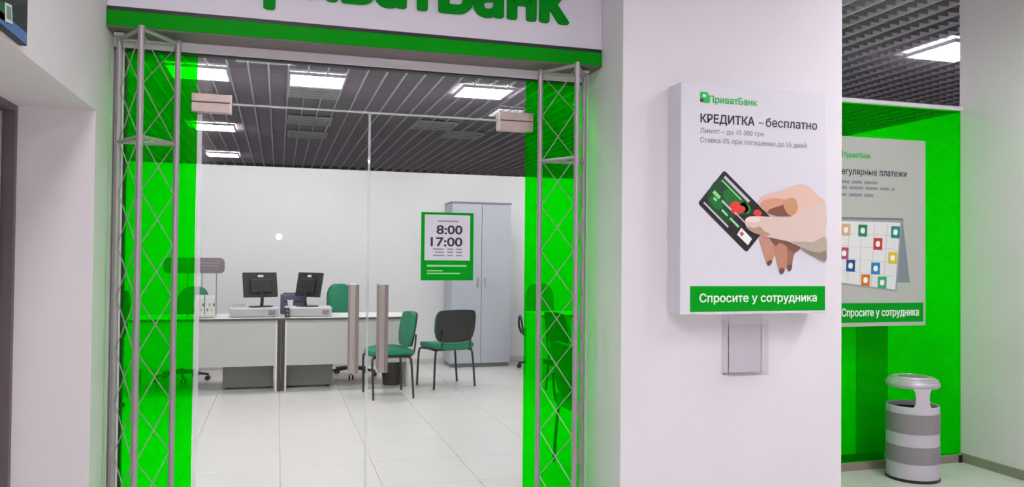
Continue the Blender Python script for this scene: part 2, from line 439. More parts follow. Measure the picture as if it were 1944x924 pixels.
fixture(.375, 8.87, 2, 'lit square ceiling light over the two monitors')
fixture(2.25, 8.87, 2, 'lit square ceiling light above the grey cabinet')
fixture(.375, 9.52, 0, 'switched-off louvre panel touching the lit light over the monitors')
fixture(.39, 11.55, 0, 'dim ceiling panel beyond the partition, under the transom edge')
fixture(.41, 12.9, 0, 'dimmer ceiling panel farthest back above the monitors')
fixture(2.15, 11.35, 0, 'dim ceiling panel beyond the partition, left of a brighter one')
fixture(2.75, 12.1, 0, 'dim ceiling panel beyond the partition above the hours notice')
fixture(5.87, 5.72, 1, 'lit square ceiling light seen over the green glass wall')
for x, wh in ((-.83, 'at its left end'), (.375, 'second from the left'), (2.25, 'third from the left'), (3.75, 'at its right end')):
    fixture(x, 6.3, 2, 'lit ceiling light of the row just inside the shop doors, ' + wh)
fixture(3.75, 8.87, 2, 'lit square ceiling light over the desk behind the right green sidelight')
for x, y, wh in ((-.15, 1.2, 'nearest the left truss tower'), (-.15, -.5, 'along the left wall, above the viewer'), (3.75, 2.6, 'beside the right wall, close to the green glass'),
                 (1.7, .3, 'before the middle of the shop front'), (2.95, -2.6, 'at the rear, right of the middle'), (3.3, 1.4, 'nearest the litter bin')):
    fixture(x, y, 1, 'added unseen corridor ceiling light ' + wh)  # out-of-view lamps, added and placed to light the corridor
for x, wh in ((-.83, 'left'), (.375, 'right')):  # hidden pair added to brighten the pillar's side face through the glass
    fixture(x, 4.65, 2, 'added hidden ceiling light directly behind the sign fascia, %s of the two' % wh)
for x, y, wh in ((-3.1, 12.0, 'at the near left'), (-3.1, 15.5, 'at the far left'), (6.4, 12.0, 'at the near right'), (6.4, 15.5, 'at the far right')):
    fixture(x, y, 1, 'added unseen ceiling light in the hall beyond the partition, ' + wh)  # added outside the view so bounced light lifts the ceiling back there
fixture(-.95, 12.6, 1, 'small bright ceiling light far back beside the left door fitting')
fixture(-1.05, 16.0, 1, 'small bright ceiling light farthest back above the partition edge')

# ================================================================== TRUSS TOWERS
def tower(label, cx, side):
    t = thing('truss_tower', label, 'truss', (cx, 0, 0), 0, 'triangular aluminium truss towers flanking the doors')
    A, B, C = Vector((-.112, 3.58, 0)), Vector((.112, 3.58, 0)), Vector((0, 3.385, 0))
    H = 2.30
    for c in (A, B, C): MB().tube(c, c+Vector((0, 0, H)), .0125, 12).build('chord', truss_m, t, True)
    for c in (A, B, C): MB().box(c.x-.03, c.x+.03, c.y-.03, c.y+.03, 0, .008).build('foot_plate', truss_m, t)
    for z in (H-.012, 1.862, .06):
        for p, q in ((A, B), (B, C), (C, A)):
            d = (q-p).normalized()
            MB().tube(p+d*.01+Vector((0, 0, z)), q-d*.01+Vector((0, 0, z)), .0085, 8).build('cross_bar', truss_m, t, True)
    pitch = (H-.012-1.862)/2; segs = [(1.862+k*pitch, 1.862+(k+1)*pitch) for k in range(-8, 2)]
    for p, q in ((B, C), (C, A)):
        d = (q-p).normalized()*.012
        for k, (z0, z1) in enumerate(segs):
            for a, b in ((p+d, q-d), (q-d, p+d)):
                MB().tube(a+Vector((0, 0, z0)), b+Vector((0, 0, min(z1, H-.03))), .0024, 6).build('diagonal_brace', truss_m, t)
    ex = A if side < 0 else B
    MB().box(ex.x-.02, ex.x+.02, 3.56, 3.60, H, H+.012, bev=.002).build('wall_bracket', alu, t)
    return t
tower('left triangular aluminium truss tower against the white wall', -.531, -1)
tower('right triangular aluminium truss tower beside the white pillar', 1.304, 1)

# ================================================================== HOURS NOTICE ON THE DOOR
YS = YF-.0065
hn = thing('hours_notice', 'green-framed opening hours notice stuck on the right glass door', 'notice', (0, 0, 0))
s0, s1 = P(800, 402, Y=YS), P(898, 532, Y=YS)
MB().box(s0.x, s1.x, YS-.0006, YS+.0012, s1.z, s0.z).build('green_sheet', green_b, hn)
def pz(y, x=850): return P(x, y, Y=YS).z
def pxx(x, y=460): return P(x, y, Y=YS).x
flat('white_field', [(pxx(806), pz(408)), (pxx(892), pz(408)), (pxx(892), pz(494)), (pxx(806), pz(494))], paper, hn, YS-.0008)
lettering('opening_time', '8:00', ink, hn, pxx(829), pxx(877), pz(444), .040, YS-.0014, bold=.03)
lettering('closing_time', '17:00', ink, hn, pxx(818), pxx(877), pz(467), .040, YS-.0014, bold=.03)
def bars(par, rows, m, y, name='small_print'):
    for x0, x1, z, h in rows: flat(name, [(x0, z), (x1, z), (x1, z+h), (x0, z+h)], m, par, y)
bars(hn, [(pxx(a), pxx(b), pz(y), .006) for a, b, y in ((831, 870, 421), (822, 842, 474), (849, 860, 474), (866, 877, 474), (826, 842, 480), (849, 860, 480), (866, 877, 480), (822, 844, 486), (849, 860, 486), (866, 877, 486))], inkg, YS-.0014)
bars(hn, [(pxx(a), pxx(b), pz(y), .009) for a, b, y in ((811, 886, 506),)], mat('print_pale_green', (150, 225, 150), .6), YS-.0014)
bars(hn, [(pxx(a), pxx(b), pz(y), .006) for a, b, y in ((811, 841, 515), (811, 874, 520))], MATS['print_pale_green'], YS-.0014)

# ================================================================== POSTER BOX ON THE PILLAR
YB = PY-.12
pb = thing('poster_box', 'white poster box on the pillar showing a hand holding a dark card', 'poster', (0, 0, 0))
MB().box(1.703, 2.466, YB, PY-.0005, 1.154, 2.188, bev=.004).build('box_body', paper, pb)
def q(x, y, Y): v = P(x, y, Y=Y); return (v.x, v.z)
def poly(pts, Y, fx, closed=0):
    L_ = [Vector((*q(*fx(p), Y), 0)) for p in pts]
    if closed: L_ = catmull(L_, closed, True)
    return [(v.x, v.y) for v in L_]
YP = YB-.0004
band = flat('green_band', [q(1310, 543, YB), q(1566, 543, YB), q(1566, 588.6, YB), q(1310, 592, YB)], green_b, pb, YP)
def ptext(name, s, m, par, a, b, cap_px, Y, bold=0, lay=.0006):
    A, B = P(*a, Y=Y), P(*b, Y=Y)
    c = P(a[0], a[1]-cap_px, Y=Y).z - A.z
    return lettering(name, s, m, par, A.x, B.x, (A.z+B.z)/2, c, Y-lay, bold=bold, depth=.0004)
ptext('band_lettering', 'Спросите у сотрудника', inkw, pb, (1328, 574), (1550, 571), 15, YP, .02, .0008)
ptext('logo_lettering', 'ПриватБанк', green_l, pb, (1346, 195), (1437, 200), 12, YP, .025)
ptext('headline', 'КРЕДИТКА', ink, pb, (1330, 232), (1432, 238.5), 15.5, YP, .022)
ptext('headline_dash', '–', ink, pb, (1440, 239), (1449, 239.6), 15.5, YP)
ptext('headline_end', 'бесплатно', ink, pb, (1454, 240.2), (1551, 246.2), 15.5, YP, .008)
ptext('offer_line', 'Лимит – до 15 000 грн', inkg, pb, (1329, 252), (1450, 259), 9, YP, .0)
ptext('offer_line', 'Ставка 0% при погашении до 55 дней', inkg, pb, (1329, 270), (1531, 280.5), 9, YP, .0)
idf = lambda p: p
flat('logo_mark', poly([(1329, 174), (1343, 175), (1345, 180), (1345, 196), (1336, 195), (1336, 190), (1329, 189)], YP, idf), green_l, pb, YP-.0004)
flat('logo_corner', poly([(1329, 187), (1335.5, 187.5), (1335.5, 194), (1329, 193)], YP, idf), ink, pb, YP-.0008)
flat('logo_figure', poly([(1334, 179), (1340, 179.5), (1340, 184), (1334, 183.5)], YP, idf), inkw, pb, YP-.0008)
hx = lambda p: (1300+p[0]/3.85, 300+p[1]/3.85)
cd = lambda p: hx((95+p[0]*355+p[1]*193, 330+p[0]*360-p[1]*242))     # along the long and short card edges
def card_round(s0_, s1_, t0, t1, r):
    return [(x, y) for x, y in rrect(s1_-s0_, t1-t0, r, 4, (s0_+s1_)/2, (t0+t1)/2)]
card = flat('card_print', poly(card_round(0, 1, 0, 1, .05), YP, cd), mat('card_black', (34, 27, 33), .5), pb, YP-.0004)
cg, cg2, red = mat('card_green', (8, 112, 38), .5), mat('card_bright_green', (20, 140, 30), .5), mat('card_red', (226, 62, 48), .5)
for pts, m_ in (([(.03, .3), (.25, .12), (.5, .12), (.55, .45), (.62, .6), (.6, .84), (.05, .84)], mat('card_deep_green', (10, 74, 34), .5)),
                ([(.1, .25), (.28, .22), (.3, .42), (.12, .45)], cg), ([(.22, .55), (.55, .5), (.62, .78), (.25, .8)], cg), ([(.5, .6), (.66, .66), (.66, .8), (.52, .82)], cg2)):
    flat('card_pattern', poly(pts, YP, cd, 4), m_, pb, YP-.0006 if m_ is MATS['card_deep_green'] else YP-.0008)
flat('card_flower', poly([(330, 345), (355, 318), (390, 320), (405, 345), (435, 355), (440, 385), (400, 405), (375, 415), (345, 395)], YP, hx, 4), red, pb, YP-.001)
flat('card_flower', poly([(498, 400), (515, 378), (545, 380), (562, 405), (545, 422), (515, 418)], YP, hx, 4), red, pb, YP-.001)
cw = mat('card_print_pale', (205, 200, 208), .5)
for s0_, s1_, t0, t1, m_ in ((.06, .57, .86, .925, cw), (.06, .46, .775, .805, MATS['print_pale_green']), (.07, .2, .42, .5, MATS['print_pale_green']), (.13, .19, .33, .39, MATS['print_pale_green']),
                         (.06, .56, .095, .135, cw), (.25, .44, .43, .475, cw), (.33, .45, .27, .32, MATS['print_pale_green']), (.5, .68, .27, .32, MATS['print_pale_green']), (.5, .75, .46, .49, cw)):
    flat('card_lettering', poly([(s0_, t0), (s1_, t0), (s1_, t1), (s0_, t1)], YP, cd), m_, pb, YP-.0012)
flat('card_chip_label', poly([(412, 508), (490, 590), (460, 637), (380, 558)], YP, hx), inkw, pb, YP-.0014)
flat('card_dot', poly([(400, 548), (415, 540), (430, 552), (415, 572)], YP, hx, 3), mat('card_pink', (226, 70, 110), .5), pb, YP-.0018)
sk = lambda n, c: mat('skin_print_'+n, c, .6)
hand = [
 ('finger_print', [(548, 575), (560, 650), (585, 730), (603, 778), (628, 776), (645, 735), (658, 670), (650, 590)], sk('mid', (196, 140, 118)), 0),
 ('finger_print', [(715, 600), (735, 700), (745, 790), (758, 826), (780, 806), (786, 755), (800, 700), (845, 655), (800, 600)], sk('deep', (158, 106, 84)), 0),
 ('finger_print', [(640, 590), (655, 690), (680, 790), (697, 842), (717, 842), (740, 790), (748, 700), (720, 590)], sk('mid2', (188, 132, 108)), 1),
 ('nail_print', [(598, 762), (606, 782), (622, 782), (636, 752), (618, 745)], sk('nail', (112, 70, 66)), 2),
 ('nail_print', [(688, 815), (695, 842), (715, 845), (726, 815), (706, 800)], sk('nail', (112, 70, 66)), 2),
 ('nail_print', [(748, 800), (757, 828), (776, 815), (778, 780), (760, 780)], sk('nail', (112, 70, 66)), 2),
 ('finger_gap_print', [(620, 580), (690, 575), (780, 590), (845, 640), (800, 690), (735, 640), (690, 620), (660, 640)], sk('shade', (122, 84, 66)), 2),
 ('palm_print', [(540, 340), (560, 285), (620, 258), (700, 238), (790, 205), (860, 193), (920, 222), (985, 285), (1025, 330), (1025, 520), (900, 470), (800, 430), (690, 415), (600, 400), (565, 372)], sk('light', (226, 190, 174)), 3),
 ('finger_print', [(545, 335), (580, 305), (650, 292), (715, 300), (735, 330), (700, 352), (640, 360), (595, 392), (560, 370)], sk('peach', (214, 156, 126)), 4),
 ('finger_gap_print', [(600, 395), (630, 368), (690, 350), (725, 340), (745, 380), (790, 415), (700, 424), (640, 415)], sk('shade2', (132, 76, 56)), 5),
 ('knuckle_print', [(715, 320), (745, 296), (790, 292), (815, 320), (822, 370), (800, 410), (760, 415), (728, 375)], sk('warm', (202, 150, 112)), 6),
 ('thumb_print', [(437, 455), (462, 430), (520, 424), (600, 428), (700, 432), (790, 425), (870, 385), (950, 345), (1025, 335), (1026, 540), (1026, 750), (960, 728), (880, 686), (835, 648), (760, 612), (660, 590), (570, 566), (500, 545), (448, 505)], sk('pale', (220, 196, 184)), 7),
 ('wrist_shade_print', [(760, 612), (850, 610), (940, 610), (1026, 580), (1026, 752), (960, 728), (880, 686), (835, 648)], sk('grey', (182, 168, 152)), 8),
 ('wrist_shade_print', [(850, 655), (920, 680), (980, 690), (1026, 680), (1026, 752), (960, 728), (890, 692)], sk('grey2', (140, 130, 116)), 9),
 ('thumb_shade_print', [(450, 500), (500, 510), (545, 500), (575, 530), (620, 560), (570, 564), (500, 543)], sk('tan', (186, 148, 124)), 8),
 ('nail_print', [(437, 458), (462, 432), (515, 428), (545, 445), (535, 465), (480, 470)], sk('pinknail', (236, 214, 210)), 9),
]
for n_, pts, m_, lay in hand:
    flat(n_, poly(pts, YP, hx, 5), m_, pb, YP-.002-.0003*lay)
# leaflet holder hanging under the box
lh = thing('leaflet_holder', 'empty clear acrylic leaflet holder under the poster box', 'leaflet holder', (0, 0, 0))
x0, x1, z0, z1 = 1.984, 2.197, .865, 1.150
MB().box(x0, x1, PY-.006, PY-.001, z0, z1).build('back_plate', acryl, lh)
MB().box(x0, x1, PY-.062, PY-.057, z0, z1-.05).build('front_plate', acryl, lh)
MB().box(x0, x0+.005, PY-.057, PY-.006, z0, z1-.03).build('side_plate', acryl, lh)
MB().box(x1-.005, x1, PY-.057, PY-.006, z0, z1-.03).build('side_plate', acryl, lh)
MB().box(x0+.005, x1-.005, PY-.057, PY-.006, z0, z0+.008).build('bottom_plate', acryl, lh)

# ================================================================== POSTER ON THE GREEN GLASS
YQ = GY-.05
p2 = thing('glass_poster', 'white poster with a desk calendar picture on the green glass', 'poster', (0, 0, 0))
paper2 = mat('poster_greyish_white', (184, 188, 180), .55)
lx_ = 3.50
MB().box(lx_, 4.272, YQ, GY-.006, .962, 2.231, bev=.002).build('poster_board', paper2, p2)
YR = YQ-.0004
def q2(x, y): return q(x, y, YR)
bz0, bz1 = .988, 1.118
flat('green_band', [(lx_+.05, bz0), (4.252, bz0), (4.252, bz1), (lx_+.05, bz1)], green_b, p2, YR)
lettering('band_lettering', 'Спросите у сотрудника', inkw, p2, lx_+.085, 4.213, bz0+.043, .048, YR-.0008, bold=.02)
a = P(1653, 301, Y=YR); lettering('logo_lettering', 'ПриватБанк', green_l, p2, lx_+.1, a.x, a.z, .033, YR-.0006, bold=.025)
flat('logo_mark', [(lx_+.05, a.z), (lx_+.09, a.z), (lx_+.09, a.z+.05), (lx_+.05, a.z+.05)], green_l, p2, YR)
a = P(1721, 336, Y=YR); lettering('headline', 'Регулярные платежи', ink, p2, lx_+.05, a.x, a.z, .042, YR-.0006, bold=.012)
def bar2(xa, xb, y, h): 
    b_ = P(xb, y, Y=YR); flat('small_print', [(xa, b_.z-h/2), (b_.x, b_.z-h/2), (b_.x, b_.z+h/2), (xa, b_.z+h/2)], inkg, p2, YR)
for xb, y in ((1666, 347), (1698, 359), (1662, 371)):
    b_ = P(xb, y, Y=YR); x = lx_+.05
    while x < b_.x-.02:
        wd = min(random.uniform(.07, .15), b_.x-x); flat('small_print', [(x, b_.z-.011), (x+wd, b_.z-.011), (x+wd, b_.z+.008), (x, b_.z+.008)], inkg, p2, YR); x += wd+.018
kx = lambda p: (1580+p[0]/2.254, 230+p[1]/2.254)
def kpoly(pts, n=0): return poly(pts, YR, kx, n)
flat('calendar_back', kpoly([(-30, 408), (300, 415), (332, 690), (280, 690)]), mat('calendar_grey', (128, 140, 148), .6), p2, YR-.0004)
flat('calendar_edge', kpoly([(-48, 410), (302, 416), (304, 428), (-48, 420)]), mat('calendar_dark', (120, 116, 124), .6), p2, YR-.0008)
flat('calendar_face', kpoly([(-45, 415), (298, 424), (275, 730), (-40, 688)]), mat('calendar_edge_grey', (158, 160, 164), .6), p2, YR-.0012)
flat('calendar_page', kpoly([(-40, 424), (290, 434), (268, 720), (-36, 680)]), mat('calendar_page', (228, 228, 228), .6), p2, YR-.0016)
def cf(u, v): # calendar page grid
    a_ = Vector((-40, 424)).lerp(Vector((290, 434)), u); b_ = Vector((-36, 680)).lerp(Vector((268, 720)), u); return tuple(a_.lerp(b_, v))
gl_m = mat('calendar_line', (200, 200, 204), .6)
for k in range(1, 6):
    u = k/6; flat('grid_line', kpoly([cf(u-.004, .02), cf(u+.004, .02), cf(u+.004, .98), cf(u-.004, .98)]), gl_m, p2, YR-.002)
for k in range(1, 5):
    v = k/5; flat('grid_line', kpoly([cf(.02, v-.004), cf(.98, v-.004), cf(.98, v+.004), cf(.02, v+.004)]), gl_m, p2, YR-.002)
sq = [((58, 465), (222, 176, 140)), ((130, 468), (16, 128, 92)), ((270, 475), (16, 132, 128)), ((195, 525), (196, 52, 48)), ((50, 565), (190, 70, 110)),
      ((258, 585), (224, 196, 40)), ((78, 618), (24, 76, 140)), ((185, 630), (32, 130, 186)), ((142, 680), (218, 122, 36)), ((213, 690), (60, 168, 120)), ((-15, 480), (60, 150, 90)), ((-10, 600), (200, 120, 50))]
for k, ((cx, cy), c) in enumerate(sq):
    flat('calendar_icon', kpoly([(cx-19, cy-26), (cx+19, cy-25), (cx+17, cy+26), (cx-20, cy+24)]), mat('icon_%d' % k, c, .6), p2, YR-.0024)
    flat('icon_mark', kpoly([(cx-8, cy-10), (cx+7, cy-10), (cx+6, cy+10), (cx-9, cy+9)], 4), inkw, p2, YR-.0028)

# ---- dark sign at the top left
ls = thing('wall_sign', 'dark sign with a small white phone icon on the left wall', 'sign', (LX, 0, 0))
y1 = P(35.5, 85, X=LX).y; zb = P(35.5, 88, X=LX).z
MB().box(0, .02, 1.3, y1, zb+.002, 2.75, bev=.002).build('sign_board', mat('sign_dark', (34, 30, 44), .45), ls)
def lq(x, y): v = P(x, y, X=LX+.021); return (v.y, v.z)
def lflat(name, pts, m, lay): return MB().prism(pts, (.02+.0004*lay, 0, 0), (0, 1, 0), (0, 0, 1), .0004).build(name, m, ls)
lflat('blue_strip', [(1.3, zb+.004), (y1-.006, zb+.004), (y1-.006, zb+.035), (1.3, zb+.03)], mat('sign_blue', (70, 110, 168), .5), 1)
lflat('green_field', [lq(-90, -60), lq(14, 12), lq(30, 30), lq(16, 46), lq(-20, 20), lq(-90, -40)], mat('sign_green_field', (14, 88, 44), .5), 1)
a_, b_ = lq(8, 6), lq(24, 46)
c_ = [lq(9, 4), lq(22, 10), lq(23.5, 46), lq(9.5, 41)]
lflat('phone_icon', [tuple(v)[:2] for v in catmull([Vector((*p, 0)) for p in c_], 1, True)], mat('icon_pale', (206, 214, 206), .5), 3)
lflat('icon_screen', [lq(12, 10), lq(20, 14), lq(21, 39), lq(12.5, 35)], mat('icon_greyish', (120, 140, 124), .5), 5)

# ================================================================== LITTER BIN
bn = thing('litter_bin', 'banded grey litter bin with domed lid before the green glass', 'bin', (3.965, 4.20, 0))
Rb = .158; Hb = .475
g1, g2 = mat('bin_light_grey', (196, 188, 200), .5, noise=.03, scale=60), mat('bin_mid_grey', (138, 131, 138), .55, noise=.05, scale=60)
MB().lathe([(0, 0), (Rb+.004, 0), (Rb+.004, .018), (0, .018)], 40).build('base_ring', black, bn, True)
prof = [(Rb-.012, Hb-.005), (Rb-.012, .03), (0, .03)]
MB().lathe([(0, .018), (Rb, .018), (Rb, Hb-.004), (Rb-.004, Hb), (Rb-.012, Hb-.004), (Rb-.012, .05), (0, .05)], 44).build('body', g1, bn, True)
for z0, z1 in ((.115, .225), (.305, .43)):
    MB().lathe([(Rb-.001, z0), (Rb+.003, z0+.002), (Rb+.003, z1-.002), (Rb-.001, z1)], 44).build('dark_band', g2, bn, True)
MB().lathe([(0, .3), (Rb-.014, .3), (Rb-.014, Hb-.03), (Rb-.02, Hb-.03), (Rb-.02, .31), (0, .31)], 32).build('liner', black, bn, True)
for k in (249, 25):                                # two wide supports, curved with the body
    a0 = math.radians(k); m_ = MB(); t = bmesh.new(); n = 8
    rows = []
    for z, hw in ((Hb-.03, .38), (Hb, .36), (Hb+.02, .28), (Hb+.06, .26), (Hb+.09, .28), (Hb+.12, .36)):
        rows.append([[t.verts.new((r*math.cos(a0+(i/n-.5)*2*hw), r*math.sin(a0+(i/n-.5)*2*hw), z)) for i in range(n+1)] for r in (Rb, Rb-.012)])
    for A_, B_ in zip(rows, rows[1:]):
        for L_ in (0, 1):
            for i in range(n): t.faces.new((A_[L_][i], A_[L_][i+1], B_[L_][i+1], B_[L_][i]))
        t.faces.new((A_[0][0], A_[1][0], B_[1][0], B_[0][0])); t.faces.new((A_[0][n], A_[1][n], B_[1][n], B_[0][n]))
    m_.add(t).build('lid_support', g1, bn, True)
zl = Hb+.115
MB().lathe([(0, zl), (Rb-.004, zl), (Rb+.004, zl+.012), (Rb+.003, zl+.028), (Rb-.008, zl+.042), (Rb-.03, zl+.056), (Rb-.06, zl+.062), (0, zl+.064)], 44).build('lid', mat('lid_silver', (190, 182, 192), .4, .3), bn, True)
for r_, z_ in ((Rb-.012, zl+.046), (Rb-.03, zl+.057), (Rb-.055, zl+.062)):
    MB().lathe([(r_+.004, z_-.001), (r_+.002, z_+.004), (r_-.002, z_+.005), (r_-.004, z_+.001)], 44).build('lid_ridge', mat('lid_ridge_silver', (220, 214, 222), .3, .4), bn, True)
MB().lathe([(0, zl+.064), (Rb-.07, zl+.064), (Rb-.075, zl+.068), (0, zl+.067)], 32).build('ash_plate', mat('ash_plate_grey', (150, 146, 152), .5, .3), bn, True)

# ================================================================== DESKS
def desk(label, x0, x1, y0=8.53, y1=9.2, dark_left=False, dark_right=False):
    t = thing('office_desk', label, 'desk', ((x0+x1)/2, (y0+y1)/2, 0), 0, 'office desks')
    a, b, c, d = x0-(x0+x1)/2, x1-(x0+x1)/2, y0-(y0+y1)/2, y1-(y0+y1)/2
    MB().box(a, b, c-.02, d, .731, .756, bev=.002).build('tabletop', desk_t, t)
    MB().box(a, b, c-.022, c-.0195, .729, .752).build('edge_band', edge_d, t, label='dark front edge band')
    la, lb = a+(.036 if dark_left else .025), b-(.036 if dark_right else .025)
    MB().box(a, la, c, d-.06, 0, .731).build('side_panel', gap_dark if dark_left else desk_t, t)
    MB().box(lb, b, c, d-.06, 0, .731).build('side_panel', gap_dark if dark_right else desk_t, t)
    if dark_left: MB().box(la, la+.018, c-.004, c+.02, 0, .731).build('panel_edge', desk_t, t)
    if dark_right: MB().box(lb-.018, lb, c-.004, c+.02, 0, .731).build('panel_edge', desk_t, t)
    MB().box(la+.018*dark_left, lb-.018*dark_right, c, c+.018, .262, .731).build('modesty_panel', grey_d, t)
    return t
desk('pale office desk carrying the left monitor and the rounded sign', -1.40, .034, dark_right=True)
desk('pale office desk carrying the right monitor', .038, 1.365, dark_left=True)
desk('office desk seen through the right green glass sidelight', 2.86, 4.2, 8.5, 9.1)
def unit(label, x0, x1, y0=8.72, y1=9.12):
    t = thing('drawer_unit', label, 'drawer unit', ((x0+x1)/2, y1, 0), 0, 'drawer units under the desks')
    h = (x1-x0)/2; D = y1-y0
    MB().box(-h, h, -D, -.02, .02, .56, bev=.003).build('body', unit_m, t)
    for k in range(3):
        dr = MB().box(-h+.004, h-.004, -.02, 0, .03+k*.175, .2+k*.175, bev=.002).build('drawer', unit_m, t)
        MB().box(-.07, .07, 0, .014, .135+k*.175, .147+k*.175).build('handle', steel, dr)
    for sx in (-1, 1):
        for yy in (-.05, -D+.05): MB().tube((sx*(h-.05), yy, 0), (sx*(h-.05), yy, .02), .018).build('foot', black, t)
unit('grey drawer unit under the desk with the left monitor', -.54, -.04)
unit('grey drawer unit under the desk with the right monitor', .095, .575)

# computers, monitors and small things on the desks
def computer(label, x0, x1, y0=8.62, y1=9.0, z=.756):
    t = thing('desktop_computer', label, 'computer', ((x0+x1)/2, (y0+y1)/2, z), 0, 'flat computer cases')
    h, d = (x1-x0)/2, (y1-y0)/2
    MB().box(-h, h, -d, d, .006, .088, bev=.004).build('case', mat('case_grey', (182, 182, 186), .5), t)
    MB().box(-h-.002, h+.002, -d-.002, d+.002, .080, .094, bev=.003).build('case_lid', mat('case_lid_grey', (206, 206, 210), .5), t)
    for sx in (-1, 1):
        for sy in (-1, 1): MB().tube((sx*(h-.05), sy*(d-.05), 0), (sx*(h-.05), sy*(d-.05), .007), .014).build('foot', black, t)
    MB().box(h-.10, h-.03, -d-.003, -d, .02, .07).build('port_panel', mat('port_grey', (140, 120, 124), .5), t)
computer('flat grey computer case under the left monitor', -.475, .006)
computer('flat grey computer case under the right monitor', .072, .552)
def monitor(label, x, y, z, rz, w_=.365, h_=.265):
    t = thing('monitor', label, 'monitor', (x, y, z), rz, 'black flat monitors')
    MB().prism(rrect(.24, .17, .06, 5), (0, 0, 0), (1, 0, 0), (0, 1, 0), .012, .003).build('base', black, t)
    MB().path([(0, -.02, .01), (.0, -.035, .07), (0, -.02, .17)], .017).build('neck', black, t, True)
    T = Matrix.Translation((0, 0, .105)) @ Matrix.Rotation(math.radians(-11), 4, 'X')
    MB().box(-w_/2, w_/2, -.018, .018, 0, h_, bev=.006).rot(T).build('housing', mat('monitor_black', (34, 32, 36), .5), t)
    MB().box(-w_*.32, w_*.32, -.045, -.018, .04, h_*.72, bev=.012).rot(T).build('rear_bulge', black, t)
    MB().box(-w_/2+.012, w_/2-.012, .018, .019, .014, h_-.012).rot(T).build('screen', mat('screen_dark', (60, 70, 84), .2), t)
    MB().box(-.028, .032, -.0195, -.018, h_*.80, h_*.89).rot(T).build('badge', mat('badge_white', (225, 222, 225), .4), t, label='small white badge')
monitor('black monitor standing on the left computer case, back towards the door', -.175, 8.82, .85, math.radians(22))
monitor('black monitor turned edge-on standing on the right computer case', .305, 8.86, .85, math.radians(-50))
# keyboard and papers on the left case
kb = thing('keyboard', 'pale keyboard lying on the left computer case', 'keyboard', (-.40, 8.90, .85), math.radians(80))
MB().box(-.09, .09, -.05, .05, .0, .02, bev=.004).build('keyboard_body', mat('keyboard_beige', (212, 208, 206), .5), kb)
for r_ in range(4): MB().box(-.08, .08, -.042+r_*.022, -.025+r_*.022, .02, .026, bev=.002).build('key_row', mat('key_grey', (168, 164, 164), .5), kb)
pr = thing('label_printer', 'small slate-blue printer between the two monitors', 'printer', (.155, 9.09, .756))
MB().box(-.13, .13, -.07, .07, 0, .22, bev=.012).build('printer_body', mat('printer_slate', (88, 90, 116), .5), pr)
MB().box(-.09, .09, -.074, -.069, .13, .15).build('paper_slot', black, pr)
MB().box(-.1, .1, -.02, .05, .22, .232, bev=.003).build('printer_lid', mat('printer_slate_dark', (70, 72, 96), .5), pr)
cup = thing('paper_cup', 'small white cup on the right computer case', 'cup', (.125, 8.72, .85))
MB().lathe([(0, 0), (.022, 0), (.03, .07), (.032, .074), (.028, .072), (.021, .004), (0, .004)], 20).build('cup_body', mat('cup_white', (235, 233, 232), .5), cup, True)
MB().lathe([(.030, .068), (.034, .071), (.034, .076), (.029, .076)], 20).build('rim', mat('cup_white', (235, 233, 232), .5), cup, True)
wc = thing('desk_speaker', 'tiny black speaker at the desk joint before the right case', 'speaker', (.093, 8.56, .756))
MB().box(-.025, .025, -.022, .03, .0, .1, bev=.006).build('speaker_body', black, wc)
for z in (.03, .07): MB().tube((0, -.022, z), (0, -.0245, z), .016, 14).build('speaker_cone', mat('speaker_grey', (110, 112, 110), .5), wc)
# rounded sign on rods
sg = thing('desk_sign', 'grey rounded sign raised on thin rods over the left desk', 'sign', (-.83, 8.72, .756))
MB().prism(rrect(.585, .16, .045, 6), (0, .02, .533), (1, 0, 0), (0, 0, 1), .04, .012).build('sign_plate', mat('sign_plate_grey', (128, 116, 122), .5, noise=.06, scale=20), sg, True)
for k in range(3): MB().box(-.24, .24, -.0215, -.0198, .495+k*.03, .503+k*.03).build('sign_line', mat('sign_line_pale', (164, 154, 160), .5), sg)
for x in (-.21, -.06, .075, .215): MB().tube((x, 0, .006), (x, 0, .46), .0045, 8).build('rod', mat('rod_grey', (140, 140, 142), .4, .5), sg)
MB().box(-.25, .25, -.07, .07, 0, .008, bev=.002).build('base_plate', alu, sg)
br = thing('brochure_stand', 'clear stand of small white leaflets below the rounded sign', 'leaflet stand', (-.715, 8.60, .756))
MB().box(-.1, .1, -.03, -.026, 0, .2).build('front_plate', acryl, br)
MB().box(-.1, .1, .026, .03, 0, .24).build('back_plate', acryl, br)
MB().box(-.1, .1, -.026, .026, 0, .006).build('bottom_plate', acryl, br)
for sx, c in ((-.05, (232, 232, 226)), (.05, (228, 232, 226))):
    lf_ = MB().box(sx-.045, sx+.045, -.012, .012, .008, .235).build('leaflet', mat('leaflet_%d' % (sx > 0), c, .6), br)
    for k, cc in enumerate(((176, 70, 76), (150, 176, 84), (206, 180, 60), (90, 90, 96))):
        MB().box(sx-.03+.02*k, sx-.014+.02*k, -.0128, -.012, .07+.05*(k % 2), .1+.05*(k % 2)).build('leaflet_print', mat('leaf_col%d' % k, cc, .6), lf_)

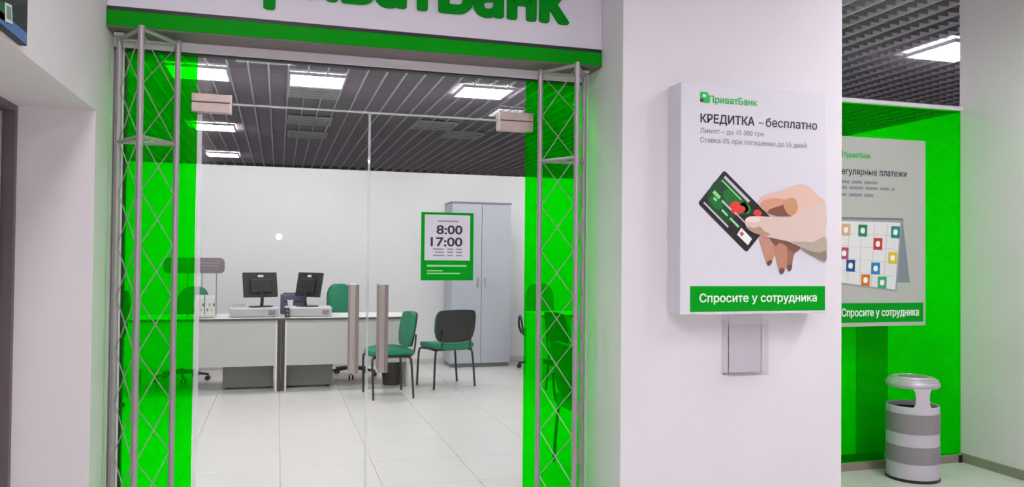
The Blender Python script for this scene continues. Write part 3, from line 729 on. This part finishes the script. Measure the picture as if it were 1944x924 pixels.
# ================================================================== CHAIRS
def visitor_chair(label, x, y, rz):
    t = thing('visitor_chair', label, 'chair', (x, y, 0), rz, 'stackable visitor chairs')      # faces local -y
    w_, d_ = .25, .2
    seat = [Vector(p) for p in ((-.235, .19, 0), (-.24, -.05, 0), (-.215, -.2, 0), (0, -.225, 0), (.215, -.2, 0), (.24, -.05, 0), (.235, .19, 0), (0, .215, 0))]
    sp = [(v.x, v.y) for v in catmull(seat, 4, True)]
    MB().prism(sp, (0, 0, .425), (1, 0, 0), (0, 1, 0), .05, .018).warp(lambda c: (c.x, c.y, c.z + .01*math.cos(c.y*8) - .012*(1-(c.x/.24)**2))).build('seat', green_f, t, True)
    MB().prism([(a*.95, b*.95) for a, b in sp], (0, 0, .412), (1, 0, 0), (0, 1, 0), .016, .004).build('seat_shell', black, t, True)
    bk = [Vector(p) for p in ((-.215, -.12, 0), (-.235, .02, 0), (-.22, .15, 0), (-.12, .175, 0), (.12, .175, 0), (.22, .15, 0), (.235, .02, 0), (.215, -.12, 0), (.13, -.165, 0), (-.13, -.165, 0))]
    bp = [(v.x, v.y) for v in catmull(bk, 4, True)]
    def lean(c): return (c.x, c.y + .16*(c.z-.66) - .35*c.x*c.x, c.z)
    MB().prism(bp, (0, .215, .66), (1, 0, 0), (0, 0, 1), .035, .014).warp(lean).build('backrest', green_f, t, True)
    MB().prism([(a*1.01, b*1.01) for a, b in bp], (0, .232, .66), (1, 0, 0), (0, 0, 1), .016, .006).warp(lean).build('back_shell', black, t, True, label='black plastic back shell')
    for sx in (-1, 1):
        MB().path([(sx*.20, -.19, .40), (sx*.225, -.215, .36), (sx*.25, -.205, .0)], .0115, 10, 5).build('leg', blackm, t, True)
        MB().path([(sx*.20, .15, .40), (sx*.225, .175, .36), (sx*.25, .195, .0)], .0115, 10, 5).build('leg', blackm, t, True)
        MB().path([(sx*.20, -.19, .402), (sx*.205, 0, .41), (sx*.20, .15, .402)], .0115, 8, 3).build('seat_rail', blackm, t, True)
        MB().path([(sx*.17, .10, .408), (sx*.17, .20, .42), (sx*.17, .225, .5), (sx*.17, .235, .62)], .010, 8, 5).build('back_support', blackm, t, True)
    MB().tube((-.2, -.17, .402), (.2, -.17, .402), .009, 8).build('cross_bar', blackm, t, True)
    MB().tube((-.2, .12, .402), (.2, .12, .402), .009, 8).build('cross_bar', blackm, t, True)
    return t
visitor_chair('green visitor chair seen from its side by the right end of the desk', 1.083, 8.035, math.radians(-84.6))
visitor_chair('visitor chair showing its black back shell in front of the cabinet', 1.77, 8.49, math.radians(196.7))
visitor_chair('nearest visitor chair, black legs seen low through the right green sidelight', 2.04, 4.93, math.radians(90))
visitor_chair('visitor chair leaning back beside the desk behind the right green sidelight', 2.97, 7.75, math.radians(97))
def office_chair(label, x, y, rz, hz=1.0):
    t = thing('office_chair', label, 'chair', (x, y, 0), rz, 'swivel office chairs')
    sp = rrect(.47, .45, .12, 5)
    MB().prism(sp, (0, 0, .44), (1, 0, 0), (0, 1, 0), .07, .025).build('seat', green_f, t, True)
    MB().prism([(a*.9, b*.9) for a, b in sp], (0, 0, .415), (1, 0, 0), (0, 1, 0), .025, .006).build('seat_shell', black, t, True)
    bk = [Vector((p[0]*.84, p[1], 0)) for p in ((-.18, -.22, 0), (-.215, -.05, 0), (-.2, .12, 0), (-.12, .21, 0), (0, .225, 0), (.12, .21, 0), (.2, .12, 0), (.215, -.05, 0), (.18, -.22, 0), (0, -.235, 0))]
    bp = [(v.x, v.y) for v in catmull(bk, 4, True)]
    def lean(c): return (c.x, c.y + .12*(c.z-.84) - .5*c.x*c.x, c.z)
    MB().prism(bp, (0, .24, .845*hz), (1, 0, 0), (0, 0, 1), .05, .02).warp(lean).build('backrest', green_f, t, True)
    MB().prism([(a*.98, b*.98) for a, b in bp], (0, .262, .845*hz), (1, 0, 0), (0, 0, 1), .018, .006).warp(lean).build('back_shell', black, t, True)
    MB().path([(0, .05, .42), (0, .22, .44), (0, .28, .54), (0, .275, .72)], .018, 8, 4).build('back_bar', black, t, True)
    MB().tube((0, 0, .10), (0, 0, .42), .026, 14).build('gas_column', black, t, True)
    for sx in (-1, 1):
        MB().path([(sx*.24, .12, .44), (sx*.275, .1, .54), (sx*.275, .02, .655), (sx*.275, -.16, .66), (sx*.26, -.17, .58), (sx*.24, -.1, .44)], .014, 8, 4).build('armrest', black, t, True)
    for k in range(5):
        a_ = k*2*math.pi/5+.3; e = Vector((math.cos(a_), math.sin(a_), 0))
        lg = MB().tube(e*.02+Vector((0, 0, .10)), e*.29+Vector((0, 0, .065)), .022, 8, .014).build('base_arm', black, t, True)
        s_ = Vector((-e.y, e.x, 0))
        for q_ in (-1, 1): MB().tube(e*.28+s_*(q_*.008)+Vector((0, 0, .026)), e*.28+s_*(q_*.028)+Vector((0, 0, .026)), .026, 14).build('caster', black, lg, True)
    return t
office_chair('green swivel chair behind the desk with the right monitor', .83, 9.42, math.radians(32))
office_chair('green swivel chair behind the left desk, seen through the left green sidelight', -1.02, 9.5, math.radians(-25), .96)
office_chair('green swivel chair at the far left edge of the glass behind the truss', -1.62, 8.0, math.radians(250))
office_chair('swivel chair behind the desk seen through the right green sidelight', 3.20, 9.5, math.radians(-12))

# ================================================================== CABINETS, BASKET
cb = thing('metal_cabinet', 'tall light grey two-door cabinet against the back wall', 'cabinet', (2.49, BW, 0))
MB().box(-.39, .39, -.43, -.005, .05, 2.085).build('body', cab_m, cb)
MB().box(-.395, .395, -.45, -.004, 2.085, 2.106).build('top_panel', cab_e, cb, label='darker top edge')
MB().box(-.38, .38, -.41, -.01, 0, .05).build('plinth', cab_e, cb)
for x0, x1, hx_ in ((-.388, -.003, -.05), (.003, .388, .05)):
    dr = MB().box(x0, x1, -.45, -.43, .055, 2.08, bev=.002).build('door', cab_m, cb)
    MB().box(hx_-.01, hx_+.01, -.462, -.45, 1.02, 1.14, bev=.003).build('handle', steel, dr)
c2 = thing('storage_cabinet', 'low grey cabinet just behind the green glass below the calendar poster', 'cabinet', (3.55, 4.6, 0))
MB().box(-.72, .59, .02, .42, .05, 1.05).build('body', mat('storage_grey', (140, 140, 140), .5), c2)
MB().box(-.73, .60, .0, .43, 1.05, 1.075).build('top_panel', cab_m, c2)
MB().box(-.7, .58, .04, .4, 0, .05).build('plinth', cab_e, c2)
MB().box(-.71, .315, .005, .02, .06, 1.04, bev=.002).build('back_panel', mat('storage_panel', (226, 226, 226), .5), c2)
MB().box(.32, .585, .005, .02, .06, 1.04, bev=.002).build('back_panel', mat('storage_panel_dark', (164, 164, 164), .5), c2)
wb = thing('waste_basket', 'black waste basket under the right end of the desk', 'basket', (1.205, 8.71, 0))
MB().lathe([(0, 0), (.095, 0), (.118, .265), (.112, .265), (.09, .008), (0, .008)], 28).build('basket_body', black, wb, True)
MB().lathe([(.110, .262), (.122, .262), (.122, .275), (.110, .275)], 28).build('rim', mat('basket_rim', (48, 46, 50), .4), wb, True)
